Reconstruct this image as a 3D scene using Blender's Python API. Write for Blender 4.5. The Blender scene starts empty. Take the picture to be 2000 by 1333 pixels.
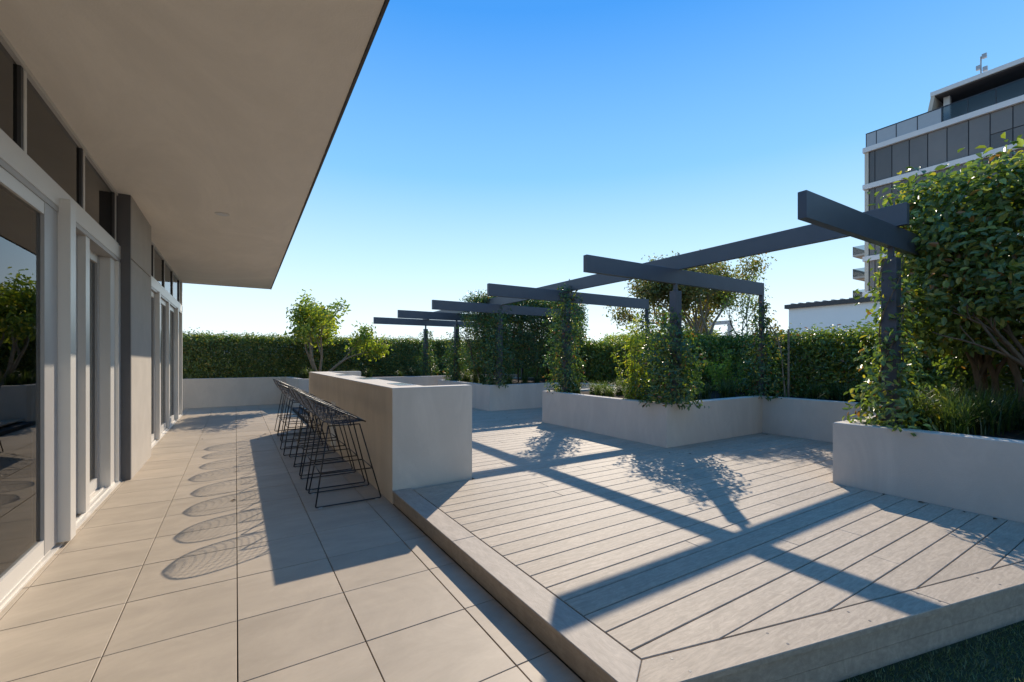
import bpy, bmesh, math, random
import numpy as np
from mathutils import Vector, Matrix
R = math.radians
random.seed(7)
rng = np.random.default_rng(11)
scene = bpy.context.scene
COL = scene.collection

# ------------------------------------------------------------------ camera, sky, sun, exposure
SUN_EL, SUN_AZ = 35.5, 43.7            # azimuth measured from +Y towards +X
cam_d = bpy.data.cameras.new('camera')
cam = bpy.data.objects.new('camera', cam_d); COL.objects.link(cam)
cam_d.sensor_width = 36.0; cam_d.lens = 866.0 / 2000.0 * 36.0
cam_d.shift_y = (699.0 - 666.5) / 2000.0
cam_d.clip_start = 0.05; cam_d.clip_end = 6000
cam.location = (0, 0, 1.30)
cam.rotation_euler = (R(90), 0, -math.atan(539.5 / 866.0))
scene.camera = cam

world = bpy.data.worlds.new('World'); scene.world = world; world.use_nodes = True
wn, wl = world.node_tree.nodes, world.node_tree.links
sky = wn.new('ShaderNodeTexSky'); sky.sky_type = 'NISHITA'; sky.sun_disc = False
sky.sun_elevation = R(SUN_EL); sky.sun_rotation = R(SUN_AZ)
sky.altitude = 0; sky.air_density = 1.0; sky.dust_density = 0.0; sky.ozone_density = 2.5
bg = wn['Background']; bg.inputs['Strength'].default_value = 0.12
# clear-day dome: the sky texture blended with an even deep-blue to pale-horizon gradient, the same in every direction
wtc = wn.new('ShaderNodeTexCoord'); wsx = wn.new('ShaderNodeSeparateXYZ'); wl.new(wtc.outputs['Generated'], wsx.inputs[0])
was = wn.new('ShaderNodeMath'); was.operation = 'ARCSINE'; was.use_clamp = False; wl.new(wsx.outputs['Z'], was.inputs[0])
wmr = wn.new('ShaderNodeMapRange'); wmr.inputs['From Max'].default_value = R(90); wl.new(was.outputs[0], wmr.inputs['Value'])
wrp = wn.new('ShaderNodeValToRGB'); cr = wrp.color_ramp; wl.new(wmr.outputs[0], wrp.inputs['Fac'])
SKYC = [(0, (.80, .88, .94)), (5, (.72, .85, .94)), (12, (.49, .73, .92)), (22, (.20, .50, .87)), (38, (.035, .275, .77)), (60, (.045, .26, .70)), (90, (.045, .25, .66))]
while len(cr.elements) < len(SKYC): cr.elements.new(0.5)
for el, (deg, c) in zip(cr.elements, SKYC): el.position = deg / 90.0; el.color = (*c, 1)
wsc = wn.new('ShaderNodeVectorMath'); wsc.operation = 'SCALE'; wsc.inputs['Scale'].default_value = 0.46 / 0.12; wl.new(wrp.outputs[0], wsc.inputs[0])
wmx = wn.new('ShaderNodeMix'); wmx.data_type = 'RGBA'; wmx.inputs['Factor'].default_value = 0.08
wl.new(wsc.outputs[0], wmx.inputs['A']); wl.new(sky.outputs[0], wmx.inputs['B'])
wl.new(wmx.outputs['Result'], bg.inputs['Color'])

sun_d = bpy.data.lights.new('sun', 'SUN'); sun_d.energy = 2.1; sun_d.angle = R(0.55); sun_d.color = (1.0, 0.88, 0.72)
sun = bpy.data.objects.new('sun', sun_d); COL.objects.link(sun)
sv = Vector((math.sin(R(SUN_AZ)) * math.cos(R(SUN_EL)), math.cos(R(SUN_AZ)) * math.cos(R(SUN_EL)), math.sin(R(SUN_EL))))
sun.rotation_euler = sv.to_track_quat('Z', 'Y').to_euler()
sun.location = sv * 60
scene.view_settings.view_transform = 'Standard'; scene.view_settings.look = 'None'
scene.view_settings.gamma = 1.0; scene.view_settings.exposure = 1.38
scene.cycles.max_bounces = 10; scene.cycles.diffuse_bounces = 5; scene.cycles.transparent_max_bounces = 16
scene.cycles.use_denoising = True; scene.cycles.blur_glossy = 0.5; scene.cycles.sample_clamp_indirect = 12.0

# ------------------------------------------------------------------ materials
MATS = {}
def mat(name, color, rough=0.7, spec=0.3, metal=0.0, var=0.0, vscale=4.0, color2=None, bump=0.0, bscale=200.0, stretch=(1, 1, 1), rand=0.0, detail=6.0):
    """principled material with a noise-driven colour variation, a fine bump and a per-object value shift"""
    if name in MATS: return MATS[name]
    m = bpy.data.materials.new(name); m.use_nodes = True
    n, l = m.node_tree.nodes, m.node_tree.links
    b = n['Principled BSDF']
    b.inputs['Roughness'].default_value = rough; b.inputs['Specular IOR Level'].default_value = spec; b.inputs['Metallic'].default_value = metal
    tc = n.new('ShaderNodeTexCoord'); mp = n.new('ShaderNodeMapping'); mp.inputs['Scale'].default_value = stretch
    geo = n.new('ShaderNodeNewGeometry'); l.new(geo.outputs['Position'], mp.inputs['Vector'])
    out = None
    c2 = color2 or tuple(c * (1 - var) for c in color)
    nz = n.new('ShaderNodeTexNoise'); nz.inputs['Scale'].default_value = vscale; nz.inputs['Detail'].default_value = detail; nz.inputs['Roughness'].default_value = 0.62
    l.new(mp.outputs[0], nz.inputs['Vector'])
    rp = n.new('ShaderNodeValToRGB'); rp.color_ramp.elements[0].position = 0.32; rp.color_ramp.elements[1].position = 0.68
    rp.color_ramp.elements[0].color = (*c2, 1); rp.color_ramp.elements[1].color = (*color, 1)
    l.new(nz.outputs['Fac'], rp.inputs['Fac'])
    out = rp.outputs['Color']
    if rand > 0:
        oi = n.new('ShaderNodeObjectInfo'); mr = n.new('ShaderNodeMapRange')
        mr.inputs['To Min'].default_value = 1 - rand; mr.inputs['To Max'].default_value = 1 + rand
        l.new(oi.outputs['Random'], mr.inputs['Value'])
        mx = n.new('ShaderNodeVectorMath'); mx.operation = 'SCALE'
        l.new(out, mx.inputs[0]); l.new(mr.outputs[0], mx.inputs['Scale']); out = mx.outputs[0]
    l.new(out, b.inputs['Base Color'])
    if bump > 0:
        bn = n.new('ShaderNodeTexNoise'); bn.inputs['Scale'].default_value = bscale; bn.inputs['Detail'].default_value = 3
        l.new(mp.outputs[0], bn.inputs['Vector'])
        bp = n.new('ShaderNodeBump'); bp.inputs['Strength'].default_value = bump; bp.inputs['Distance'].default_value = 0.004
        l.new(bn.outputs['Fac'], bp.inputs['Height']); l.new(bp.outputs[0], b.inputs['Normal'])
    MATS[name] = m
    return m

def leaf_mat(name, trans=0.35, rough=0.42, tint=(1.25, 1.35, 0.45)):
    m = bpy.data.materials.new(name); m.use_nodes = True
    n, l = m.node_tree.nodes, m.node_tree.links
    b = n['Principled BSDF']; b.inputs['Roughness'].default_value = rough; b.inputs['Specular IOR Level'].default_value = 0.6
    at = n.new('ShaderNodeAttribute'); at.attribute_name = 'leafcol'
    l.new(at.outputs['Color'], b.inputs['Base Color'])
    tr = n.new('ShaderNodeBsdfTranslucent')
    mul = n.new('ShaderNodeVectorMath'); mul.operation = 'MULTIPLY'; mul.inputs[1].default_value = tint
    l.new(at.outputs['Color'], mul.inputs[0]); l.new(mul.outputs[0], tr.inputs['Color'])
    mx = n.new('ShaderNodeMixShader'); mx.inputs[0].default_value = trans
    l.new(b.outputs[0], mx.inputs[1]); l.new(tr.outputs[0], mx.inputs[2])
    l.new(mx.outputs[0], n['Material Output'].inputs['Surface'])
    return m

def glass_mat(name, ior=1.7, tint=(0.8, 0.82, 0.82), rough=0.0):
    m = bpy.data.materials.new(name); m.use_nodes = True
    n, l = m.node_tree.nodes, m.node_tree.links
    n.remove(n['Principled BSDF'])
    t = n.new('ShaderNodeBsdfTransparent'); t.inputs['Color'].default_value = (*tint, 1)
    g = n.new('ShaderNodeBsdfGlossy'); g.inputs['Roughness'].default_value = rough
    fr = n.new('ShaderNodeFresnel'); fr.inputs['IOR'].default_value = ior
    mx = n.new('ShaderNodeMixShader')
    l.new(fr.outputs[0], mx.inputs[0]); l.new(t.outputs[0], mx.inputs[1]); l.new(g.outputs[0], mx.inputs[2])
    l.new(mx.outputs[0], n['Material Output'].inputs['Surface'])
    return m

M = dict(
    paver=mat('porcelain_paver', (0.43, 0.355, 0.27), 0.55, 0.3, var=0.13, vscale=2.2, stretch=(1.0, 3.0, 1), bump=0.08, bscale=120, rand=0.06),
    render=mat('grey_render', (0.67, 0.595, 0.505), 0.85, 0.15, var=0.07, vscale=1.6, bump=0.5, bscale=130),
    bar=mat('bar_render', (0.69, 0.61, 0.505), 0.8, 0.2, var=0.08, vscale=1.4, bump=0.3, bscale=150),
    board=mat('composite_board', (0.46, 0.38, 0.295), 0.62, 0.25, var=0.2, vscale=6, stretch=(1.2, 16, 8), bump=0.25, bscale=40, rand=0.07),
    fascia=mat('composite_fascia', (0.43, 0.365, 0.30), 0.62, 0.25, var=0.16, vscale=6, stretch=(5, 1.5, 12), bump=0.2, bscale=40),
    soffit=mat('soffit_paint', (0.88, 0.80, 0.69), 0.9, 0.1, var=0.05, vscale=0.8, bump=0.3, bscale=90),
    trim=mat('dark_trim', (0.075, 0.07, 0.068), 0.5, 0.3, var=0.1),
    alu=mat('silver_aluminium', (0.72, 0.68, 0.62), 0.4, 0.5, metal=0.35, var=0.04, vscale=2),
    alud=mat('grey_aluminium', (0.44, 0.415, 0.39), 0.42, 0.5, metal=0.3, var=0.05),
    pillar=mat('pillar_render', (0.48, 0.43, 0.37), 0.85, 0.15, var=0.1, vscale=3, bump=0.4, bscale=150),
    pillard=mat('pillar_shaded_side', (0.11, 0.105, 0.105), 0.5, 0.4, var=0.1),  # dark copy painted on the pillar's shaded side; also colours the screw heads
    steel=mat('charcoal_powder_coat', (0.088, 0.094, 0.112), 0.42, 0.5, var=0.15, vscale=3),
    black=mat('black_wire', (0.012, 0.012, 0.013), 0.35, 0.5),
    foot=mat('clear_glide', (0.45, 0.45, 0.44), 0.4, 0.4),
    inox=mat('stainless', (0.75, 0.75, 0.75), 0.14, 0.5, metal=1.0),
    vent=mat('white_vent', (0.68, 0.68, 0.66), 0.5, 0.4),
    soil=mat('mulch', (0.06, 0.045, 0.035), 0.95, 0.1, var=0.5, vscale=25, bump=1.0, bscale=40),
    slab=mat('terrace_concrete', (0.10, 0.10, 0.10), 0.9, 0.1, var=0.2),
    turf=mat('turf_base', (0.06, 0.075, 0.04), 0.9, 0.1, var=0.4, vscale=30),
    ground=mat('city_ground', (0.14, 0.135, 0.125), 0.9, 0.1, var=0.4, vscale=0.02),
    bark=mat('bark', (0.20, 0.145, 0.10), 0.9, 0.1, var=0.45, vscale=14, stretch=(1, 1, .3), bump=0.6, bscale=40),
    barkp=mat('pale_bark', (0.34, 0.28, 0.21), 0.9, 0.1, var=0.35, vscale=14, bump=0.5, bscale=40),
    room=mat('room_plaster', (0.6, 0.55, 0.49), 0.9, 0.1, var=0.05),
    roomfloor=mat('room_floor', (0.36, 0.29, 0.22), 0.6, 0.3, var=0.2),
    curtain=mat('curtain', (0.45, 0.41, 0.36), 0.9, 0.1, var=0.08),
    towerwhite=mat('tower_band', (0.74, 0.69, 0.64), 0.6, 0.3, var=0.06, vscale=0.5),
    towercream=mat('tower_cream', (0.58, 0.50, 0.40), 0.7, 0.2, var=0.08, vscale=0.5),
    towerdark=mat('tower_soffit', (0.10, 0.085, 0.08), 0.7, 0.2, var=0.1),
    towerpanel=mat('tower_screen_glass', (0.15, 0.125, 0.11), 0.22, 0.5, var=0.22, vscale=0.25, rand=0.3),
    towerframe=mat('tower_mullion', (0.035, 0.035, 0.04), 0.5, 0.4),
    towerbal=mat('tower_balustrade', (0.40, 0.40, 0.40), 0.3, 0.5, var=0.05),
    brick=mat('brown_brick', (0.34, 0.19, 0.11), 0.85, 0.2, var=0.3, vscale=4),
    white=mat('white_wall', (0.90, 0.85, 0.79), 0.7, 0.2, var=0.04, vscale=0.4),
    lamp=mat('downlight_white', (0.7, 0.66, 0.6), 0.5, 0.3),
    dryleaf=mat('dry_leaf', (0.07, 0.045, 0.025), 0.8, 0.2, var=0.3),
)
def scuff(m, scale, amount, stretch):
    n, l = m.node_tree.nodes, m.node_tree.links; b = n['Principled BSDF']; src = b.inputs['Base Color'].links[0].from_socket
    geo = n.new('ShaderNodeNewGeometry'); mp = n.new('ShaderNodeMapping'); mp.inputs['Scale'].default_value = stretch; l.new(geo.outputs['Position'], mp.inputs['Vector'])
    a = n.new('ShaderNodeTexNoise'); a.inputs['Scale'].default_value = scale; a.inputs['Detail'].default_value = 8; a.inputs['Roughness'].default_value = .75; a.inputs['Distortion'].default_value = 1.5
    l.new(mp.outputs[0], a.inputs['Vector'])
    mr = n.new('ShaderNodeMapRange'); mr.inputs['From Min'].default_value = .42; mr.inputs['From Max'].default_value = .66; mr.inputs['To Min'].default_value = 1 - amount; mr.inputs['To Max'].default_value = 1 + amount
    l.new(a.outputs['Fac'], mr.inputs['Value'])
    v = n.new('ShaderNodeVectorMath'); v.operation = 'SCALE'; l.new(src, v.inputs[0]); l.new(mr.outputs[0], v.inputs['Scale']); l.new(v.outputs[0], b.inputs['Base Color'])
scuff(M['board'], 9, .13, (1.0, 3.0, 1)); scuff(M['fascia'], 9, .10, (3.0, 1.0, 1)); scuff(M['paver'], 1.3, .07, (1, 1.6, 1))
scuff(M['render'], 2.2, .05, (1, 1, .35)); scuff(M['bar'], 2.2, .06, (1, 1, .35)); scuff(M['soffit'], .7, .05, (1, .5, 1))
LEAF = leaf_mat('leaf_glossy', 0.38, 0.34)
LEAFT = leaf_mat('leaf_thin', 0.45, 0.5)
BLADE = leaf_mat('grass_blade', 0.40, 0.45, (1.2, 1.25, 0.6))
GLASS = glass_mat('window_glass', 1.75, (0.75, 0.76, 0.75))
GLASSB = glass_mat('balcony_glass', 1.5, (0.6, 0.64, 0.66))

# ------------------------------------------------------------------ mesh helpers
class MB:
    def __init__(s): s.v = []; s.f = []
    def add(s, vs, fs):
        o = len(s.v); s.v += [tuple(p) for p in vs]; s.f += [tuple(i + o for i in q) for q in fs]; return s
    def box(s, x0, x1, y0, y1, z0, z1):
        return s.add([(x0, y0, z0), (x1, y0, z0), (x1, y1, z0), (x0, y1, z0), (x0, y0, z1), (x1, y0, z1), (x1, y1, z1), (x0, y1, z1)],
                     [(3, 2, 1, 0), (4, 5, 6, 7), (0, 1, 5, 4), (1, 2, 6, 5), (2, 3, 7, 6), (3, 0, 4, 7)])
    def prism(s, poly, z0, z1, ch=0.0):
        """extruded polygon (counter-clockwise) with a chamfered top rim"""
        n = len(poly)
        if ch <= 0:
            vs = [(x, y, z0) for x, y in poly] + [(x, y, z1) for x, y in poly]
            return s.add(vs, [tuple(range(n - 1, -1, -1)), tuple(range(n, 2 * n))] + [(i, (i + 1) % n, n + (i + 1) % n, n + i) for i in range(n)])
        ins = inset(poly, ch)
        vs = [(x, y, z0) for x, y in poly] + [(x, y, z1 - ch) for x, y in poly] + [(x, y, z1) for x, y in ins]
        fs = [tuple(range(n - 1, -1, -1)), tuple(range(2 * n, 3 * n))]
        for i in range(n):
            j = (i + 1) % n
            fs += [(i, j, n + j, n + i), (n + i, n + j, 2 * n + j, 2 * n + i)]
        return s.add(vs, fs)
    def cbox(s, x0, x1, y0, y1, z0, z1, ch=0.003):
        return s.prism([(x0, y0), (x1, y0), (x1, y1), (x0, y1)], z0, z1, ch)
    def tube(s, pts, rad, n=6, caps=True, closed=False):
        pts = [Vector(p) for p in pts]; m = len(pts)
        if not hasattr(rad, '__len__'): rad = [rad] * m
        up = None; vs = []
        for i, p in enumerate(pts):
            if closed: t = pts[(i + 1) % m] - pts[i - 1]
            else: t = pts[min(i + 1, m - 1)] - pts[max(i - 1, 0)]
            t.normalize()
            if up is None: up = t.orthogonal().normalized()
            up = (up - t * up.dot(t))
            if up.length < 1e-5: up = t.orthogonal()
            up.normalize(); sd = t.cross(up)
            for k in range(n):
                a = 2 * math.pi * (k + .5) / n
                vs.append(p + (up * math.cos(a) + sd * math.sin(a)) * rad[i])
        fs = []
        for i in range(m if closed else m - 1):
            a, b = i * n, ((i + 1) % m) * n
            for k in range(n): fs.append((a + k, a + (k + 1) % n, b + (k + 1) % n, b + k))
        if caps and not closed: fs += [tuple(range(n - 1, -1, -1)), tuple(range((m - 1) * n, m * n))]
        return s.add(vs, fs)
    def mesh(s, name, material, smooth=False):
        me = bpy.data.meshes.new(name); me.from_pydata(s.v, [], s.f); me.update()
        if material: me.materials.append(material)
        if smooth:
            for p in me.polygons: p.use_smooth = True
        return me
    def build(s, name, material, parent=None, smooth=False):
        return link(name, s.mesh(name, material, smooth), parent)

def inset(poly, d):
    n = len(poly); out = []
    for i in range(n):
        p, a, b = Vector(poly[i]), Vector(poly[i - 1]), Vector(poly[(i + 1) % n])
        e1 = (p - a).normalized(); e2 = (b - p).normalized()
        n1 = Vector((-e1.y, e1.x)); n2 = Vector((-e2.y, e2.x))
        q = p + (n1 + n2) * (d / max(0.2, 1 + n1.dot(n2)))
        out.append((q.x, q.y))
    return out

def link(name, me, parent=None):
    o = bpy.data.objects.new(name, me); COL.objects.link(o)
    if parent is not None: o.parent = parent
    return o
def tag(o, label, cat, group=None):
    o['label'] = label; o['category'] = cat
    if group: o['group'] = group
    return o
def thing(name, label, cat, loc=(0, 0, 0), group=None):
    o = bpy.data.objects.new(name, None); COL.objects.link(o); o.location = loc; o.empty_display_size = 0.1
    return tag(o, label, cat, group)
def struct(o): o['kind'] = 'structure'; return o
def stuff(o): o['kind'] = 'stuff'; return o
def clip(poly, a, b, c):
    """keep the part of a polygon where a*x + b*y >= c"""
    out = []
    for i in range(len(poly)):
        p, q = poly[i], poly[(i + 1) % len(poly)]
        dp, dq = a * p[0] + b * p[1] - c, a * q[0] + b * q[1] - c
        if dp >= 0: out.append(p)
        if (dp > 0 > dq) or (dp < 0 < dq):
            t = dp / (dp - dq); out.append((p[0] + (q[0] - p[0]) * t, p[1] + (q[1] - p[1]) * t))
    return out

# ------------------------------------------------------------------ foliage
def leaves_mesh(name, P, N, size, cols, material, droop=0.3, width=0.5, jitter=0.6):
    """one mesh of folded ovate leaves: P positions, N outward vectors, cols (n,3)"""
    n = len(P)
    N = N / np.maximum(np.linalg.norm(N, axis=1, keepdims=True), 1e-6)
    nor = N + rng.normal(0, jitter, (n, 3)) + np.array([0, 0, 0.5]); nor /= np.linalg.norm(nor, axis=1, keepdims=True)
    d = rng.normal(0, 1, (n, 3)) + N * 0.5 - np.array([0, 0, droop])
    d -= nor * (d * nor).sum(1, keepdims=True); d /= np.maximum(np.linalg.norm(d, axis=1, keepdims=True), 1e-6)
    sd = np.cross(nor, d)
    L = (size * rng.uniform(0.65, 1.25, n))[:, None]; W = L * width * rng.uniform(0.8, 1.15, (n, 1)); fold = W * 0.22
    b = P; t = P + d * L - nor * L * 0.12
    l1 = P + d * L * .28 + sd * W * .42 + nor * fold; l2 = P + d * L * .68 + sd * W * .40 + nor * fold
    r1 = P + d * L * .28 - sd * W * .42 + nor * fold; r2 = P + d * L * .68 - sd * W * .40 + nor * fold
    V = np.stack([b, l1, l2, t, r2, r1], 1).reshape(-1, 3)
    base = (np.arange(n) * 6)[:, None]
    F = np.concatenate([base + np.array([0, 3, 2, 1]), base + np.array([0, 5, 4, 3])], 1).reshape(-1)
    me = bpy.data.meshes.new(name)
    me.vertices.add(len(V)); me.vertices.foreach_set('co', V.astype(np.float32).ravel())
    me.loops.add(len(F)); me.loops.foreach_set('vertex_index', F.astype(np.int32))
    me.polygons.add(n * 2); me.polygons.foreach_set('loop_start', np.arange(0, n * 8, 4, dtype=np.int32))
    me.update(calc_edges=True); me.validate()
    ca = me.attributes.new('leafcol', 'FLOAT_COLOR', 'POINT')
    C = np.ones((n, 6, 4), np.float32); C[:, :, :3] = cols[:, None, :]
    ca.data.foreach_set('color', C.ravel())
    me.materials.append(material)
    return me

PAL = dict(
    hedge=[((.042, .078, .028), 5), ((.060, .105, .034), 4), ((.095, .135, .036), 2.4), ((.15, .16, .04), 1.1), ((.11, .06, .03), .3)],
    far=[((.038, .072, .032), 6), ((.056, .095, .038), 4), ((.10, .13, .042), 2), ((.16, .14, .05), .8)],
    vine=[((.024, .055, .034), 6), ((.040, .080, .040), 4), ((.08, .11, .04), 1.5), ((.13, .13, .05), .7), ((.10, .05, .035), .5)],
    yellow=[((.10, .15, .035), 5), ((.15, .19, .04), 4), ((.06, .10, .03), 3), ((.20, .20, .06), 1)],
    olive=[((.07, .085, .040), 5), ((.10, .10, .045), 4), ((.14, .10, .05), 2), ((.045, .065, .03), 3)],
    near=[((.042, .078, .038), 6), ((.065, .105, .045), 4), ((.11, .15, .05), 2), ((.17, .17, .05), .7), ((.12, .07, .04), .3)],
    grass=[((.06, .105, .025), 4), ((.10, .14, .03), 4), ((.17, .18, .06), 2), ((.035, .06, .02), 3)],
    lime=[((.15, .21, .04), 5), ((.20, .24, .06), 3), ((.09, .14, .03), 3)],
)
def cols_for(pal, n, tone=None):
    c = np.array([p[0] for p in PAL[pal]]); w = np.array([p[1] for p in PAL[pal]]); w = w / w.sum()
    o = c[rng.choice(len(c), n, p=w)] * rng.uniform(0.75, 1.25, (n, 1)) * np.array([2.9, 2.4, 1.7])
    return o

def hedge_points(x0, x1, y0, y1, z0, z1, nclump, per, sig=0.07, shell=0.72, rough=0.06, shoots=0.06, faces='xXyYZ'):
    """clumps of leaves over a clipped hedge: most near its faces, some inside"""
    ns = int(nclump * shell); c = np.stack([rng.uniform(x0, x1, nclump), rng.uniform(y0, y1, nclump), rng.uniform(z0, z1, nclump)], 1)
    N = np.zeros((nclump, 3)); ctr = np.array([(x0 + x1) / 2, (y0 + y1) / 2, (z0 + z1) / 2])
    A = {'x': (y1 - y0) * (z1 - z0), 'X': (y1 - y0) * (z1 - z0), 'y': (x1 - x0) * (z1 - z0), 'Y': (x1 - x0) * (z1 - z0), 'Z': (x1 - x0) * (y1 - y0) * 1.6}
    fl = list(faces); w = np.array([A[f] for f in fl]); w /= w.sum()
    pick = rng.choice(len(fl), ns, p=w)
    for i, f in enumerate(fl):
        k = np.where(pick == i)[0]; ax = 'xyz'.index(f.lower()); hi = f.isupper()
        c[k, ax] = ((x1, y1, z1) if hi else (x0, y0, z0))[ax] + rng.normal(0, rough, len(k)) - (0.04 if hi else -0.04)
        N[k, ax] = 1 if hi else -1
    N[ns:] = (c[ns:] - ctr) * 0.5
    P = np.repeat(c, per, 0) + rng.normal(0, sig, (nclump * per, 3)); NN = np.repeat(N, per, 0)
    ntop = int(nclump * shoots)
    if ntop:
        s = np.stack([rng.uniform(x0, x1, ntop), rng.uniform(y0, y1, ntop), np.full(ntop, z1)], 1)
        q = np.repeat(s, 6, 0); q[:, 2] += np.tile(np.linspace(-.02, .12, 6), ntop) * np.repeat(rng.uniform(.2, .8, ntop), 6); q += rng.normal(0, .02, q.shape)
        P = np.concatenate([P, q]); NN = np.concatenate([NN, np.tile([0, 0, 1.0], (len(q), 1))])
    P[:, 2] = np.maximum(P[:, 2], z0 + 0.02)
    return P, NN

def twigs(name, parent, segs, material=None, n=5):
    m = MB()
    for pts, rad in segs: m.tube(pts, rad, n, caps=False)
    return m.build(name, material or M['bark'], parent, smooth=True)

def grow(p, d, length, r, depth, segs, tips, spread=0.6, up=0.15, nb=(2, 3), shrink=0.72):
    pts = [Vector(p)]; rad = [r]; dd = Vector(d).normalized(); k = 4
    for i in range(k):
        dd = (dd + Vector((random.gauss(0, .12), random.gauss(0, .12), random.gauss(0, .08) + up * .25))).normalized()
        pts.append(pts[-1] + dd * length / k); rad.append(r * (1 - .4 * (i + 1) / k))
        if depth <= 1: tips.append(tuple(pts[-1]))
    segs.append((pts, rad))
    if depth > 0:
        for b in range(random.randint(*nb)):
            a = Vector((random.gauss(0, 1), random.gauss(0, 1), random.gauss(0, .6))).normalized()
            nd = (dd + a * spread + Vector((0, 0, up))).normalized()
            grow(pts[-1] if b else pts[-2], nd, length * shrink * random.uniform(.8, 1.2), r * .58, depth - 1, segs, tips, spread, up, nb, shrink)

# ------------------------------------------------------------------ ground and terrace
struct(MB().add([(-3000, -3000, -18), (3000, -3000, -18), (3000, 3000, -18), (-3000, 3000, -18)], [(0, 1, 2, 3)]).build('ground', M['ground']))
terrace = struct(MB().box(-6.4, 10.0, -5.0, 16.2, -17.99, -0.13).build('terrace_slab', M['slab']))
PAVZ = 0.0
tm = {}
cols_x = [(-1.09, -0.994), (-0.994, -0.494), (-0.494, 0.006), (0.006, 0.506), (0.506, 1.006), (1.006, 1.186)]
pav_floor = struct(MB().box(-1.10, 1.19, -4.0, 14.03, -0.128, -0.024).build('paved_floor', M['slab']))
g = 0.0022
for r in range(-13, 23):
    y0 = 2.578 + 0.5 * r
    y1 = min(y0 + 0.5, 14.035)
    if y0 > 14.0: break
    for x0, x1 in cols_x:
        x1b = x1
        key = (round(x1b - x0, 3), round(y1 - y0, 3))
        if key not in tm: tm[key] = MB().cbox(g, key[0] - g, g, key[1] - g, -0.02, 0.0, 0.0018).mesh('paver', M['paver'])
        o = link('paver', tm[key], pav_floor); o.location = (x0, y0, random.uniform(-.0007, .0007))

# ------------------------------------------------------------------ deck
DZ = 0.12
deck = struct(MB().prism([(1.20, 1.20), (7.0, -0.12), (7.0, 12.28), (1.20, 12.28)], -0.127, 0.06).build('deck', M['slab']))
SL = (0.613 - 1.205) / (3.884 - 1.34)            # slope of the skewed front edge
fl = lambda x: 1.205 + SL * (x - 1.34)
nl = math.hypot(SL, 1.0)
PIT, GAP, BZ = 0.1437, 0.0055, 0.023
y = 1.405 - PIT * 8
row = 0
while y < 12.25:
    a, b = y + GAP / 2, min(y + PIT - GAP / 2, 12.27)
    xe = 4.775 if (b < 1.99) else 7.045
    if 3.80 < a and b < 6.66: xe = 4.775
    if 8.52 < a and b < 11.55: xe = 4.75
    # split the row in lengths
    x = 1.349 if not (3.86 < b and a < 9.22) else 1.532
    if 3.86 < b < 4.07 or 9.03 < b < 9.25: x = 1.975 if b < 5 else 2.115
    first = True
    while x < xe - 0.02:
        ln = random.uniform(0.7, 3.4) if first else random.choice([2.7, 3.2, 1.8]); first = False
        x2 = x + ln
        if xe - x2 < 0.45: x2 = xe
        poly = clip([(x, a), (x2 - 0.002, a), (x2 - 0.002, b), (x, b)], -SL / nl, 1 / nl, (1.205 - SL * 1.34) / nl + 0.004)
        ar = 0
        if len(poly) >= 3:
            ar = abs(sum(poly[i][0] * poly[(i + 1) % len(poly)][1] - poly[(i + 1) % len(poly)][0] * poly[i][1] for i in range(len(poly)))) / 2
        if ar > 0.004:
            o = MB().prism(poly, DZ - BZ, DZ, 0.0028).build('deck_board', M['board'], deck)
            o.location.z = random.uniform(-.0006, .0006)
        x = x2
    y += PIT; row += 1
# border boards: along the left edge and along the skewed front edge, mitred at the corner
def front_off(d, x): return fl(x) - d * nl
XL0, XL1 = 1.178, 1.3435
cor_o = (XL0, front_off(0.150, XL0)); cor_i = (XL1, front_off(0.003, XL1))
yb = [cor_o[1], 2.62, 3.895]
MB().prism([cor_o, (cor_i[0], cor_i[1]), (XL1, yb[1] - .002), (XL0, yb[1] - .002)], DZ - BZ, DZ + .001, 0.003).build('border_board', M['fascia'], deck)
MB().prism([(XL0, yb[1]), (XL1, yb[1]), (XL1, yb[2]), (XL0, yb[2])], DZ - BZ, DZ + .001, 0.003).build('border_board', M['fascia'], deck)
xs = [XL0, 2.9, 4.95]
for i in range(2):
    xa, xb = xs[i], xs[i + 1] - .002
    pl = [(xa, front_off(.150, xa)), (xb, front_off(.150, xb)), (xb, front_off(.003, xb)), (xa if i else XL1, front_off(.003, xa if i else XL1))]
    if i == 0: pl = [(cor_o[0] + .003, cor_o[1] - .0005), pl[1], pl[2], (cor_i[0] + .003, cor_i[1] - .0005)]
    MB().prism(pl, DZ - BZ, DZ + .001, 0.003).build('border_board', M['board'], deck)
MB().box(XL0 + .012, XL0 + .034, cor_o[1] + .03, 3.895, 0.001, DZ - BZ - .003).build('fascia_board', M['fascia'], deck)
for z0, z1, off in ((0.006, DZ - BZ - .003, .138), (-0.12, 0.001, .134)):
    xa, xb = XL0 + .012, 4.95
    MB().prism([(xa, front_off(off, xa)), (xb, front_off(off, xb)), (xb, front_off(off - .022, xb)), (xa, front_off(off - .022, xa))], z0, z1).build('fascia_board', M['board'], deck)
for i in range(7):      # screw heads on the front border
    xx = 1.45 + i * .48
    for d in (.035, .115):
        MB().prism([(xx + .006 * math.cos(k * math.pi / 4), front_off(d, xx) + .006 * math.sin(k * math.pi / 4)) for k in range(8)], DZ - .002, DZ + .0018).build('screw_head', M['pillard'], deck)

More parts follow.
